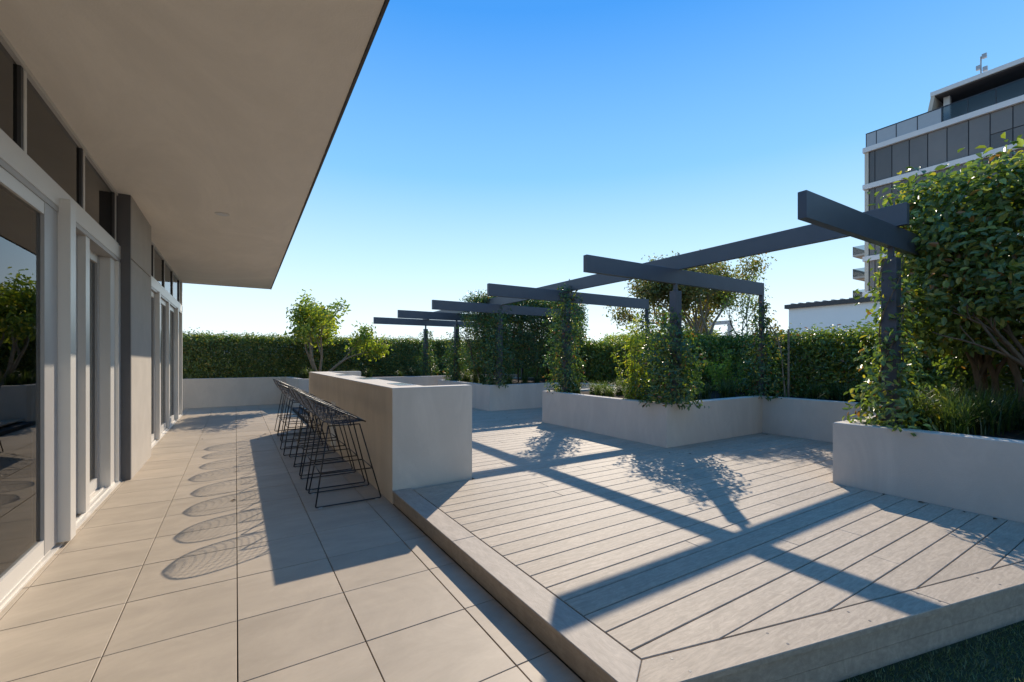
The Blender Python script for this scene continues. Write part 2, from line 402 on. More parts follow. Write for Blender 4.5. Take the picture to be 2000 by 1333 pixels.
# ------------------------------------------------------------------ turf in front of the deck
turf = struct(MB().box(1.186, 4.775, -4.0, 1.10, -0.128, -0.085).build('turf_base', M['turf']))
n = 42000
bx = rng.uniform(1.9, 4.7, n); by = rng.uniform(-1.0, 0.9, n)
ok = by < (1.205 + SL * (bx - 1.34)) - 0.155; bx, by = bx[ok], by[ok]; n = len(bx)
ang = rng.uniform(0, 6.283, n); hgt = rng.uniform(.014, .03, n); wd = .0022
lean = rng.normal(0, .010, (n, 2))
V = np.zeros((n, 3, 3)); V[:, 0] = np.stack([bx - wd * np.cos(ang), by - wd * np.sin(ang), np.full(n, -.086)], 1)
V[:, 1] = np.stack([bx + wd * np.cos(ang), by + wd * np.sin(ang), np.full(n, -.086)], 1)
V[:, 2] = np.stack([bx + lean[:, 0], by + lean[:, 1], -.086 + hgt], 1)
gm = bpy.data.meshes.new('turf_blades'); gm.vertices.add(n * 3); gm.vertices.foreach_set('co', V.astype(np.float32).ravel())
gm.loops.add(n * 3); gm.loops.foreach_set('vertex_index', np.arange(n * 3, dtype=np.int32)); gm.polygons.add(n); gm.polygons.foreach_set('loop_start', np.arange(0, n * 3, 3, dtype=np.int32))
gm.update(calc_edges=True)
ca = gm.attributes.new('leafcol', 'FLOAT_COLOR', 'POINT'); cc = np.ones((n, 3, 4), np.float32); cc[:, :, :3] = (np.array([[.17, .21, .11]]) * rng.uniform(.5, 1.6, (n, 1)))[:, None, :]
ca.data.foreach_set('color', cc.ravel()); gm.materials.append(BLADE)
to = link('turf_blades', gm); tag(to, 'short dark green artificial turf below the deck front', 'turf'); stuff(to)

# ------------------------------------------------------------------ planters
PT, WT = 0.69, 0.15
def planter(label, path, soil_poly, top=PT, z0=-0.125, flip=1, ext=None):
    """rendered masonry wall following a path (planting side on the left of the path), with soil behind it"""
    t = thing('planter', label, 'planter', (path[0][0], path[0][1], z0), 'grey rendered planters')
    k = len(path); off = []
    for i in range(k):
        p = Vector(path[i]); e1 = (p - Vector(path[i - 1])).normalized() if i else None
        e2 = (Vector(path[i + 1]) - p).normalized() if i < k - 1 else None
        e1 = e1 or e2; e2 = e2 or e1
        n1 = Vector((-e1.y, e1.x)); n2 = Vector((-e2.y, e2.x))
        q = p + (n1 + n2) * (WT / (1 + n1.dot(n2))); off.append((q.x, q.y))
    poly = list(path) + off[::-1]
    o = MB().prism(poly, z0, top, 0.006).build('wall', M['render'], t); o.matrix_parent_inverse = Matrix.Translation((-path[0][0], -path[0][1], -z0))
    s = MB().prism(soil_poly, z0 + .02, top - .035).build('soil', M['soil'], t); s.matrix_parent_inverse = Matrix.Translation((-path[0][0], -path[0][1], -z0))
    return t
e = 0.004
planter('grey rendered planter holding the tall dense hedge and first pergola post', [(4.78, -4.0), (4.78, 1.95), (9.6, 1.95)][::-1],
        [(4.78 + WT + e, -4.0), (9.6, -4.0), (9.6, 1.95 - WT - e), (4.78 + WT + e, 1.95 - WT - e)])
planter('L-shaped grey planter with a projecting corner below the second pergola post', [(9.6, 6.62), (4.78, 6.62), (4.78, 3.85), (7.05, 3.85), (7.05, 1.954)],
        [(4.78 + WT + e, 3.85 + WT + e), (7.05 + WT + e, 3.85 + WT + e), (7.05 + WT + e, 1.956), (9.6, 1.956), (9.6, 6.62 - WT - e), (4.78 + WT + e, 6.62 - WT - e)])
planter('grey planter with clipped tall hedge block behind the fourth pergola post', [(9.6, 11.5), (4.755, 11.5), (4.755, 8.56), (7.0, 8.56), (7.0, 6.624)],
        [(4.755 + WT + e, 8.56 + WT + e), (7.0 + WT + e, 8.56 + WT + e), (7.0 + WT + e, 6.626), (9.6, 6.626), (9.6, 11.5 - WT - e), (4.755 + WT + e, 11.5 - WT - e)])
planter('long low grey planter wall along the far hedge', [(-1.6, 14.04), (1.20, 14.04), (1.36, 12.4), (9.6, 12.3)],
        [(-1.6, 14.04 + WT + e), (1.34, 14.04 + WT + e), (1.36 + WT, 12.4 + WT + e), (9.6, 12.3 + WT + e), (9.6, 15.9), (-1.6, 15.9)], top=0.755)
bal = thing('parapet', 'grey terrace edge parapet raised unseen behind the hedges to block sky gaps', 'parapet', (9.7, 5, -.13))
for nm, b in (('wall', (9.62, 9.8, -4.0, 16.1)), ('wall', (-1.6, 9.61, 15.92, 16.1))):
    o = MB().box(b[0], b[1], b[2], b[3], -.125, 1.52 if b[0] > 9 else 1.70).build(nm, M['render'], bal); o.matrix_parent_inverse = Matrix.Translation((-9.7, -5, .13))  # height raised, unseen behind the hedges, to block sky between the leaves

# ------------------------------------------------------------------ bar
bar = thing('outdoor_bar', 'long grey rendered outdoor bar counter with bar stools along it', 'bar', (1.18, 3.9, 0))
def sub(o, p): o.matrix_parent_inverse = p.matrix_basis.inverted(); return o
def bld(m, name, material, parent, smooth=False): return sub(m.build(name, material, parent, smooth), parent)
bld(MB().prism([(1.18, 3.9), (1.968, 3.9), (1.968, 4.05), (1.528, 4.05), (1.528, 9.05), (2.11, 9.05), (2.11, 9.20), (1.18, 9.20)], 0.0, 1.03, 0.005), 'counter', M['bar'], bar)
for i, (ya, yb_, xa, xb) in enumerate(((4.18, 4.58, 1.33, 1.50), (5.62, 6.08, 1.34, 1.51), (7.0, 7.4, 1.33, 1.50))):
    fr = bld(MB().prism([(xa, ya), (xb, ya), (xb, yb_), (xa, yb_)], 1.0295, 1.034, .001), 'inset_frame', M['alud'], bar)
    o = MB().prism([(xa + .015, ya + .015), (xb - .015, ya + .015), (xb - .015, yb_ - .015), (xa + .015, yb_ - .015)], 1.033, 1.0365, .001).build('inset_lid', M['inox'], fr)
vt = bld(MB().box(1.168, 1.181, 6.52, 6.84, 0.04, 0.67), 'vent', M['vent'], bar)
for i in range(16):
    z = 0.07 + i * .026
    o = MB().add([(1.168, 6.54, z + .018), (1.168, 6.82, z + .018), (1.158, 6.82, z), (1.158, 6.54, z), (1.168, 6.54, z), (1.168, 6.82, z)], [(0, 1, 2, 3), (3, 2, 5, 4), (0, 3, 4), (1, 5, 2)]).build('louvre', M['vent'], vt)

# ------------------------------------------------------------------ bar stools
def stool_meshes():
    S = {}
    # profile of the seat's centre line (x towards the bar), local origin: centre of the base on the ground
    prof = [(0.145, .712), (0.08, .700), (0.0, .690), (-.08, .688), (-.15, .700), (-.21, .735), (-.262, .80), (-.298, .875), (-.325, .945)]
    halfw = [.205, .222, .236, .246, .246, .232, .195, .135, .02]
    def interp(t, arr):
        f = t * (len(arr) - 1); i = min(int(f), len(arr) - 2); u = f - i
        a, b = arr[i], arr[i + 1]
        if isinstance(a, tuple): return tuple(a[k] + (b[k] - a[k]) * u for k in range(len(a)))
        return a + (b - a) * u
    def smooth_(arr, t):
        s = [interp(min(1, max(0, t + d)), arr) for d in (-.05, 0, .05)]
        if isinstance(s[0], tuple): return tuple(sum(q[k] for q in s) / 3 for k in range(2))
        return sum(s) / 3
    def P(t, s):
        x, z = smooth_(prof, t) if 0 < t < 1 else interp(t, prof); w = smooth_(halfw, t) if 0 < t < 1 else interp(t, halfw)
        zr = .718 + (.145 - x) * .475                      # tilted rim plane
        k = abs(s) ** 2.6
        return (x + .0 * k, s * w, z + (zr - z) * k)
    w = MB()
    for i in range(-8, 9):
        s = i / 9.0; w.tube([P(t, s) for t in np.linspace(0, 1 - .10 * abs(s) ** 3, 16)], .0019, 4)
    for t in np.linspace(.06, .93, 15): w.tube([P(t, s) for s in np.linspace(-1, 1, 13)], .0019, 4)
    S['wire_seat'] = w.mesh('wire_seat', M['black'])
    rim = [P(t, -1) for t in np.linspace(0, 1, 14)] + [P(t, 1) for t in np.linspace(1, 0, 14)]
    S['rim'] = MB().tube(rim, .0062, 6, closed=True).mesh('rim', M['black'], True)
    S['arm_a'] = MB().tube([(.03, -.1, .676), (.02, -.2, .69), (.005, -.236, .73), (-.01, -.244, .785)], .005, 6).mesh('arm', M['black'], True)
    S['arm_b'] = MB().tube([(.03, .1, .676), (.02, .2, .69), (.005, .236, .73), (-.01, .244, .785)], .005, 6).mesh('arm', M['black'], True)
    r = .0062; L = {}
    for nm, sx, sy in (('a', -1, -1), ('b', 1, -1), ('c', -1, 1), ('d', 1, 1)):
        top = (-.165 if sx < 0 else .105, sy * .15, .692)
        L[nm] = MB().tube([(sx * .278, sy * .233, .016), top], r, 7).mesh('leg', M['black'], True)
    S['legs'] = L
    S['runner_a'] = MB().tube([(-.278, -.233, .016), (-.268, -.233, .0105), (.268, -.233, .0105), (.278, -.233, .016)], r, 7).mesh('runner', M['black'], True)
    S['runner_b'] = MB().tube([(-.278, .233, .016), (-.268, .233, .0105), (.268, .233, .0105), (.278, .233, .016)], r, 7).mesh('runner', M['black'], True)
    k = (.285 - .016) / (.692 - .016)
    fx0, fx1, fy = -.278 + .113 * k, .278 - .173 * k, .233 - .083 * k
    S['foot_bars'] = [MB().tube([a, b], .0055, 6).mesh('footrest', M['black'], True) for a, b in (
        ((fx0, -fy, .285), (fx1, -fy, .285)), ((fx0, fy, .285), (fx1, fy, .285)), ((fx0, -fy, .285), (fx0, fy, .285)), ((fx1, -fy, .285), (fx1, fy, .285)))]
    S['seat_bars'] = [MB().tube([(-.165, sy * .15, .692), (.105, sy * .15, .692)], .0055, 6).mesh('seat_bar', M['black'], True) for sy in (-1, 1)]
    S['glide'] = MB().cbox(-.016, .016, -.008, .008, 0, .008, .002).mesh('glide', M['foot'])
    return S
SM = stool_meshes()
ordw = ['first', 'second', 'third', 'fourth', 'fifth', 'sixth', 'seventh', 'eighth']
for i in range(8):
    dx = -.055 if i == 4 else random.uniform(-.012, .012)
    t = thing('bar_stool', 'black wire bar stool at the grey bar, %s counting from the deck step' % ordw[i], 'bar stool', (.868 + dx, 4.34 + .609 * i + random.uniform(-.015, .015), 0), 'black wire bar stools along the bar')
    t.rotation_euler.z = R(random.uniform(-1.5, 1.5))
    link('wire_seat', SM['wire_seat'], t); link('rim', SM['rim'], t); link('arm', SM['arm_a'], t); link('arm', SM['arm_b'], t)
    for q in SM['legs'].values(): link('leg', q, t)
    for q in SM['foot_bars']: link('footrest', q, t)
    for q in SM['seat_bars']: link('seat_bar', q, t)
    for nm, sy in (('runner_a', -1), ('runner_b', 1)):
        ru = link('runner', SM[nm], t)
        for sx in (-1, 1):
            gl = link('glide', SM['glide'], ru); gl.location = (sx * .24, sy * .233, 0)

# ------------------------------------------------------------------ pergola
perg = thing('pergola', 'charcoal steel pergola with six cross beams and one long beam on posts', 'pergola', (5.06, 1.6, .6))
BY = [1.60, 3.93, 6.27, 8.66, 10.95, 13.25]
for i, yb_ in enumerate(BY):
    x1 = 7.20 if i else 7.6
    bld(MB().cbox(3.45, x1, yb_ - .03, yb_ + .03, 2.30, 2.497, .003), 'cross_beam', M['steel'], perg)
    po = bld(MB().cbox(5.005, 5.115, yb_ - .055, yb_ + .055, PT - .10, 2.20, .003), 'post', M['steel'], perg)
    st = MB().box(5.04, 5.08, yb_ - .02, yb_ + .02, 2.19, 2.301).build('stub', M['steel'], po)
    if i:
        bld(MB().cbox(7.145, 7.198, yb_ - .0285, yb_ + .0285, PT - .10, 2.2985, .002), 'end_post', M['steel'], perg)
    bo = bld(MB().tube([(5.13, yb_, 2.69), (5.13, yb_, 2.725)], .009, 6), 'bolt', M['steel'], perg)
bld(MB().cbox(5.10, 5.16, 1.50, 13.6, 2.499, 2.695, .003), 'long_beam', M['steel'], perg)

# ------------------------------------------------------------------ building on the left
bd = thing('glazed_building', 'building with silver framed sliding doors, grey pillar and deep cream soffit', 'building', (-1.04, 6.0, 0))
def B(m, name, material, smooth=False): return bld(m, name, material, bd, smooth)
def Bs(m, name, material, par): return m.build(name, material, par)
SZ = 3.03
# roof slab with cream soffit; eave slightly skewed as measured
B(MB().prism([(-6.4, -4.0), (0.535, -4.0), (0.745, 12.72), (-6.4, 12.72)], SZ, SZ + .30), 'soffit', M['soffit'])
B(MB().prism([(0.538, -4.0), (0.552, -4.0), (0.762, 12.735), (0.748, 12.735)], SZ - .012, SZ + .33), 'eave_trim', M['trim'])
B(MB().prism([(-6.4, 12.722), (0.748, 12.722), (0.748, 12.735), (-6.4, 12.735)], SZ - .004, SZ + .33), 'eave_trim', M['trim'])
lt = B(MB().prism([(-.138 + .075 * math.cos(k * math.pi / 12), 6.37 + .075 * math.sin(k * math.pi / 12)) for k in range(24)], SZ - .008, SZ + .001), 'downlight', M['lamp'])
Bs(MB().prism([(-.138 + .05 * math.cos(k * math.pi / 12), 6.37 + .05 * math.sin(k * math.pi / 12)) for k in range(24)], SZ - .010, SZ - .0075), 'diffuser', M['vent'], lt)
# interior
B(MB().box(-6.3, -1.20, -4.0, 12.5, -.12, -.004), 'room_floor', M['roomfloor'])
B(MB().box(-6.4, -6.3, -4.0, 12.5, -.12, SZ), 'room_wall', M['room'])
B(MB().box(-6.3, -1.2, 12.4, 12.5, -.12, SZ), 'room_wall', M['room'])
B(MB().box(-6.3, -1.2, -4.0, -3.9, -.12, SZ), 'room_wall', M['room'])
B(MB().box(-6.3, -1.25, 6.75, 6.9, -.004, SZ), 'room_wall', M['room'])
# pillar: rendered face, shaded near side painted dark, joint at mid height
B(MB().box(-1.20, -.948, 6.175, 7.50, 0, 2.35), 'pillar', M['pillar'])
B(MB().box(-1.20, -.948, 6.175, 7.50, 2.362, SZ), 'pillar', M['pillar'])
B(MB().box(-1.19, -.958, 6.185, 7.49, 2.34, 2.37), 'pillar_joint', M['trim'])
B(MB().box(-1.20, -.952, 6.15, 6.1745, 0, SZ), 'pillar_shaded_side', M['pillard'])
# transom, head, sill for the two glazed bays
def bay(y0, y1, mulls):
    B(MB().box(-1.17, -1.035, y0, y1, 2.30, 2.335), 'head_track', M['alud'])
    B(MB().box(-1.15, -1.03, y0, y1, 2.336, 2.47), 'transom', M['alu'])
    B(MB().box(-1.14, -1.045, y0, y1, 2.4705, 2.50), 'window_sill', M['alu'])
    B(MB().box(-1.14, -1.05, y0, y1, SZ - .03, SZ - .001), 'window_head', M['alu'])
    for i, m in enumerate(mulls):
        B(MB().box(-1.10, -1.056, m - .020, m + .020, 2.501, SZ - .031), 'mullion', M['alu'])
        B(MB().box(-1.095, -1.060, m - .052, m - .0205, 2.501, SZ - .031), 'gasket', M['trim'])
    ms = [y0] + mulls + [y1]
    for a, b in zip(ms[:-1], ms[1:]):
        if b - a > .12: B(MB().box(-1.082, -1.076, a + .021, b - .053, 2.501, SZ - .031), 'window_pane', GLASS)
    sl = B(MB().box(-1.19, -1.02, y0, y1, -.02, .012), 'sill_track', M['alu'])
    for xx in (-1.16, -1.11, -1.06): Bs(MB().box(xx - .006, xx + .006, y0, y1, .012, .026), 'rail', M['alu'], sl)
bay(-4.0, 6.148, [-2.25, -1.05, .15, 1.35, 2.55, 3.75, 4.95, 6.08])
bay(7.502, 12.55, [8.6, 9.8, 11.0, 12.2])
def panel(x, y0, y1, wst=.09, wend=.09, fin=None):
    """one sliding leaf: bottom and top rails, two stiles, a pane; fin is a proud pull stile at its far end"""
    t0 = B(MB().box(x - .022, x + .022, y0, y0 + wst, .03, 2.298), 'door_stile', M['alud'])  # stiles take the darker grey, their shadow put into the colour
    B(MB().box(x - .022, x + .022, y1 - wend, y1, .03, 2.298), 'door_stile', M['alud'])
    B(MB().box(x - .020, x + .020, y0 + wst, y1 - wend, .03, .13), 'door_rail', M['alu'])
    B(MB().box(x - .020, x + .020, y0 + wst, y1 - wend, 2.22, 2.298), 'door_rail', M['alu'])
    B(MB().box(x - .005, x + .003, y0 + wst, y1 - wend, .13, 2.22), 'door_pane', GLASS)
    if fin:
        fx0, fx1, fy0, fy1, ft = fin
        B(MB().cbox(fx0, fx1, fy0, fy1, .028, ft, .004), 'pull_stile', M['alu'])
panel(-1.062, 1.30, 4.235, .09, .24, (-1.056, -.975, 4.240, 4.36, 2.40))
panel(-1.062, -2.0, 1.28, .09, .09)
panel(-1.115, 4.10, 4.93, .09, .12, (-1.122, -1.044, 4.935, 5.05, 2.335))
panel(-1.165, 4.85, 5.86, .09, .06)
B(MB().box(-1.19, -1.06, 5.87, 6.05, .013, 2.299), 'door_frame', M['alu'])
B(MB().box(-1.17, -1.03, 6.055, 6.147, .013, 2.299), 'door_frame', M['alu'])
for yy, xx in ((8.80, -1.01), (10.15, -1.03), (11.42, -1.01)):
    panel(-1.09, yy - 1.1, yy, .08, .08, (xx - .08, xx, yy + .004, yy + .13, 2.335))
panel(-1.14, 11.56, 12.45, .07, .07)
B(MB().box(-1.19, -1.03, 12.46, 12.55, .013, SZ - .001), 'corner_post', M['alu'])
# sheer curtain behind the narrow leaf
cv, cf = [], []
for i in range(60):
    yy = 4.9 + i * .016; xx = -1.32 + .03 * math.sin(i * .9) + .008 * math.sin(i * 2.3)
    cv += [(xx, yy, .01), (xx, yy, 2.45)]
    if i: cf.append((2 * i - 2, 2 * i, 2 * i + 1, 2 * i - 1))
cu = MB().add(cv, cf).build('curtain', M['curtain'], None, True); tag(cu, 'beige curtain gathered behind the narrow sliding door', 'curtain')

# ------------------------------------------------------------------ hedges
def hedge(label, dims, nclump, per, size, pal, mt=None, cat='hedge', sig=.07, name='hedge', stems=None, kz=None, **kw):
    x0, x1, y0, y1, z0, z1 = dims; kz = z0 if kz is None else kz
    t = thing(name, label, cat, ((x0 + x1) / 2, (y0 + y1) / 2, z0))
    P, N = hedge_points(*dims, nclump, per, sig=sig, **kw)
    o = link('foliage', leaves_mesh('foliage', P, N, size, cols_for(pal, len(P)), mt or LEAF), t); o.matrix_parent_inverse = Matrix.Translation((-(x0 + x1) / 2, -(y0 + y1) / 2, -z0))
    zs0 = kz
    k = stems or int(max(x1 - x0, y1 - y0) / .45)
    for i in range(k):
        u = (i + .5) / k
        if x1 - x0 > y1 - y0: px_, py_ = x0 + (x1 - x0) * u, (y0 + y1) / 2 + random.uniform(-.08, .08)
        else: px_, py_ = (x0 + x1) / 2 + random.uniform(-.08, .08), y0 + (y1 - y0) * u
        segs = []; grow((px_, py_, zs0 - .03), (random.uniform(-.1, .1), random.uniform(-.1, .1), 1), (z1 - zs0) * .38, .022, 2, segs, [], .55, .3)
        tw = twigs('stem', t, segs); tw.matrix_parent_inverse = o.matrix_parent_inverse
    return t
SOILZ, SOILF = PT - .035, .72
hedge('long clipped dark green hedge along the far terrace edge', (-1.6, 9.5, 14.42, 15.3, SOILF, 1.83), 8600, 13, .064, 'far', shell=.58, shoots=.05, faces='yyxZ', rough=.05)
hedge('clipped green hedge along the right terrace edge behind the planter shrubs', (7.95, 8.8, 1.75, 14.2, SOILZ, 1.63), 8000, 13, .064, 'hedge', shell=.6, shoots=.05, faces='xxyZ', rough=.06)
hedge('tall clipped hedge block beside the fourth pergola post', (4.98, 8.1, 9.25, 10.35, 1.05, 2.74), 4200, 13, .058, 'vine', shell=.6, rough=.07, faces='xyyZX', kz=SOILZ)
# the big near hedge with trunks showing below
P, N = hedge_points(5.62, 8.2, -1.8, 1.72, 1.36, 2.93, 4800, 12, sig=.085, rough=.11, shoots=.04, faces='xxyYYZ', shell=.62)
lowx = rng.uniform(0, 1, len(P))
# underside hangs lower on the inside
P2, N2 = hedge_points(7.3, 8.3, -1.8, 1.70, .75, 1.5, 800, 10, sig=.09, rough=.1, shoots=0, faces='xYY')
# the face recedes towards the foot
low = P[:, 2] < 1.75; P[low, 0] += (1.75 - P[low, 2]) * 1.3 * np.clip((7.2 - P[low, 0]) / 1.6, 0, 1)
P = np.concatenate([P, P2]); N = np.concatenate([N, N2])
nh = thing('tall_hedge', 'tall broad hedge of large glossy leaves with bare trunks at its foot', 'hedge', (6.9, 1.0, SOILZ))
o = link('foliage', leaves_mesh('foliage', P, N, .076, cols_for('near', len(P)), LEAF, width=.56), nh); o.matrix_parent_inverse = Matrix.Translation((-6.9, -1.0, -SOILZ))
for (tx, ty, ln) in ((6.95, 1.42, .0), (6.75, 1.22, .25), (6.55, 1.30, -.3), (5.95, .80, .1), (6.05, .62, -.2), (6.3, 1.05, .15), (6.6, -.3, .1), (7.3, .9, .2)):
    segs = []; grow((tx, ty, SOILZ - .02), (ln * .6 - .15, random.uniform(-.3, .3), 1), .62, .038, 3, segs, [], .6, .12)
    tw = twigs('trunk', nh, segs, M['bark'], 7); tw.matrix_parent_inverse = o.matrix_parent_inverse

# ------------------------------------------------------------------ climbers on the posts
def vine(label, x, y, prof, nleaf, size=.055, pal='vine', z0=SOILZ, seedside=0.0):
    """prof: list of (z, radius, density weight)"""
    t = thing('climbing_vine', label, 'vine', (x, y, z0), 'climbing vines on the pergola posts')
    zs = np.array([p[0] for p in prof]); rs = np.array([p[1] for p in prof]); ws = np.array([p[2] for p in prof])
    zz = rng.uniform(zs[0], zs[-1], nleaf * 3); w = np.interp(zz, zs, ws * rs); keep = rng.uniform(0, w.max(), len(zz)) < w
    zz = zz[keep][:nleaf]; k = len(zz)
    a = rng.uniform(0, 2 * math.pi, k); bump = 1 + .28 * np.sin(a * 3 + zz * 9 + seedside) + .2 * np.sin(zz * 17 + a * 2)
    rr = np.interp(zz, zs, rs) * bump * np.sqrt(rng.uniform(.12, 1.1, k))
    rr = np.maximum(rr, .075)
    P = np.stack([x + rr * np.cos(a), y + rr * np.sin(a), zz], 1) + rng.normal(0, .02, (k, 3)); P[:, 2] = np.maximum(P[:, 2], z0 + .02)
    N = np.stack([np.cos(a), np.sin(a), np.full(k, .1)], 1)
    o = link('foliage', leaves_mesh('foliage', P, N, size, cols_for(pal, k), LEAF), t); o.matrix_parent_inverse = Matrix.Translation((-x, -y, -z0))
    segs = []
    for s in range(3):
        ph = s * 2.1; pts = []
        for q in range(14):
            z = z0 + (zs[-1] - z0) * q / 13; pts.append((x + .085 * math.cos(ph + q * .55), y + .085 * math.sin(ph + q * .55), z))
        segs.append((pts, [.009 * (1 - .6 * q / 13) for q in range(14)]))
    tw = twigs('stem', t, segs); tw.matrix_parent_inverse = o.matrix_parent_inverse
PX = 5.06
vine('vine with large dusty leaves winding up the post of the near planter', PX, BY[0], [(SOILZ, .27, 1.3), (.9, .27, 1.2), (1.15, .22, 1), (1.5, .15, .7), (1.8, .11, .4), (2.2, .10, .35)], 1150, .066, 'near', seedside=2.0)
vine('broad leafy vine covering the post on the projecting planter corner', PX - .02, BY[1] + .08, [(SOILZ, .36, 1), (1.2, .37, 1.1), (1.55, .30, 1), (1.8, .20, .7), (1.95, .10, .4)], 3600, .06)
vine('vine wrapping the whole third pergola post up to its beam', PX, BY[2] + .03, [(SOILZ, .28, 1), (1.4, .30, 1), (2.0, .30, 1), (2.4, .2, 1), (2.6, .12, .6)], 3400, .058)
vine('dense vine on the fourth pergola post before the hedge block', PX, BY[3] + .1, [(SOILZ, .30, 1), (1.5, .32, 1), (2.1, .26, 1), (2.45, .15, .8)], 3400, .058)
vine('dark vine on the fifth pergola post, bare at the top', PX, BY[4], [(SOILZ, .30, 1.2), (1.3, .30, 1), (1.7, .25, .6), (2.0, .2, .25)], 2400, .058)
vine('vine on the last pergola post in front of the far hedge', PX + .06, BY[5], [(SOILF, .28, 1.2), (1.2, .27, 1), (1.6, .2, .5), (2.15, .17, .4)], 2000, .058, z0=SOILF)
vine('slim vine climbing the end post of the second cross beam', 7.14, BY[1], [(SOILZ, .30, 1.1), (1.2, .26, 1), (1.7, .15, .9), (2.2, .09, .8)], 1700, .055)
vine('slim vine climbing the end post of the third cross beam', 7.14, BY[2], [(SOILZ, .26, 1), (1.3, .22, 1), (1.8, .16, .8), (2.3, .09, .8)], 1500, .055)

# pale upright shrubs
def shrub(label, x, y, w, z1, nleaf, size, pal, z0=SOILZ, group=None, taper=.5):
    t = thing('shrub', label, 'shrub', (x, y, z0), group)
    k = nleaf; sp = max(5, int(w * 26)); ba = rng.uniform(0, 6.283, sp); br = rng.uniform(0, w * .5, sp); top = z0 + (z1 - z0) * rng.uniform(.62, 1, sp) * (1 - taper * br / (w * .5 + 1e-6) * .6)
    si = rng.integers(0, sp, k); u = rng.uniform(.02, 1, k)
    px_ = x + np.cos(ba[si]) * br[si] * (.45 + .75 * u) ; py_ = y + np.sin(ba[si]) * br[si] * (.45 + .75 * u); pz = z0 + (top[si] - z0) * u
    P = np.stack([px_, py_, pz], 1) + rng.normal(0, .022, (k, 3)); P[:, 2] = np.maximum(P[:, 2], z0 + .015)
    N = np.stack([np.cos(ba[si]), np.sin(ba[si]), np.full(k, .5)], 1)
    o = link('foliage', leaves_mesh('foliage', P, N, size, cols_for(pal, k), LEAFT, droop=-.4, width=.36), t); o.matrix_parent_inverse = Matrix.Translation((-x, -y, -z0))
    segs = [([(x + math.cos(ba[i]) * br[i] * q, y + math.sin(ba[i]) * br[i] * q, z0 - .02 + (top[i] - z0) * v) for q, v in ((.4, 0), (.75, .4), (1.1, .92))], [.006, .0045, .002]) for i in range(sp)]
    tw = twigs('stem', t, segs, M['barkp'], 4); tw.matrix_parent_inverse = o.matrix_parent_inverse
shrub('pale yellow-green upright shrub against the vine on the projecting planter corner', 4.97, 4.55, .55, 2.15, 1500, .06, 'yellow')
shrub('pale feathery shrub between the second and third pergola posts', 6.15, 5.5, .45, 1.85, 1000, .055, 'yellow')
shrub('sunlit yellow-green shrub below the right hedge', 7.55, 5.6, .75, 1.55, 1400, .055, 'yellow')
shrub('lime green bush next to the slim vine of the end post', 7.55, 4.75, .7, 1.50, 1300, .055, 'lime')

# ------------------------------------------------------------------ trees
def tree(name, label, base, dirs, length, r, depth, nleaf, size, pal, sig, mt, bark, up=.15, spread=.6, squash=None, lim=None):
    t = thing(name, label, 'tree', base)
    segs, tips = [], []
    for d in dirs: grow(base, d, length, r, depth, segs, tips, spread, up)
    mi = Matrix.Translation((-base[0], -base[1], -base[2]))
    tw = twigs('trunk', t, segs, bark, 7); tw.matrix_parent_inverse = mi
    tp = np.array(tips); c = tp.mean(0)
    idx = rng.integers(0, len(tp), nleaf); P = tp[idx] + np.clip(rng.normal(0, sig * .75, (nleaf, 3)), -1.5 * sig, 1.5 * sig); N = P - c
    o = link('crown', leaves_mesh('crown', P, N, size, cols_for(pal, nleaf), mt, droop=.1), t); o.matrix_parent_inverse = mi
    return t, tp
random.seed(21)
tree('small_tree', 'loose yellow-green small tree leaning over the far planter corner', (1.95, 13.25, SOILF - .02), [(-.45, 0, 1), (.25, -.1, 1), (.85, -.1, .7), (-.1, -.2, 1)], .88, .045, 3, 5200, .105, 'yellow', .15, LEAFT, M['barkp'], up=.1, spread=.62)
random.seed(5)
tree('round_tree', 'olive-brown round tree with forked trunk rising behind the right hedge', (9.2, 6.35, SOILZ - .02), [(.0, .42, 1), (.05, -.18, 1), (-.1, .12, 1)], 1.12, .06, 4, 19000, .072, 'olive', .16, LEAFT, M['barkp'], up=.06, spread=.62)
random.seed(9)
t, _ = tree('sapling', 'thin young tree with sparse crown tied to a timber stake', (7.36, 3.66, SOILZ - .02), [(0.02, 0, 1)], .85, .013, 2, 260, .06, 'olive', .07, LEAFT, M['barkp'], up=.3, spread=.45)
o = MB().tube([(7.40, 3.63, SOILZ - .03), (7.40, 3.63, 1.75)], .016, 6).build('stake', M['barkp'], t); o.matrix_parent_inverse = Matrix.Translation((-7.36, -3.66, -(SOILZ - .02)))
random.seed(13)
tree('slim_tree', 'slender light-leaved tree behind the slim vine of the second cross beam', (9.1, 5.1, SOILZ - .02), [(0, 0, 1)], .9, .03, 3, 900, .05, 'yellow', .13, LEAFT, M['barkp'], up=.25, spread=.5)

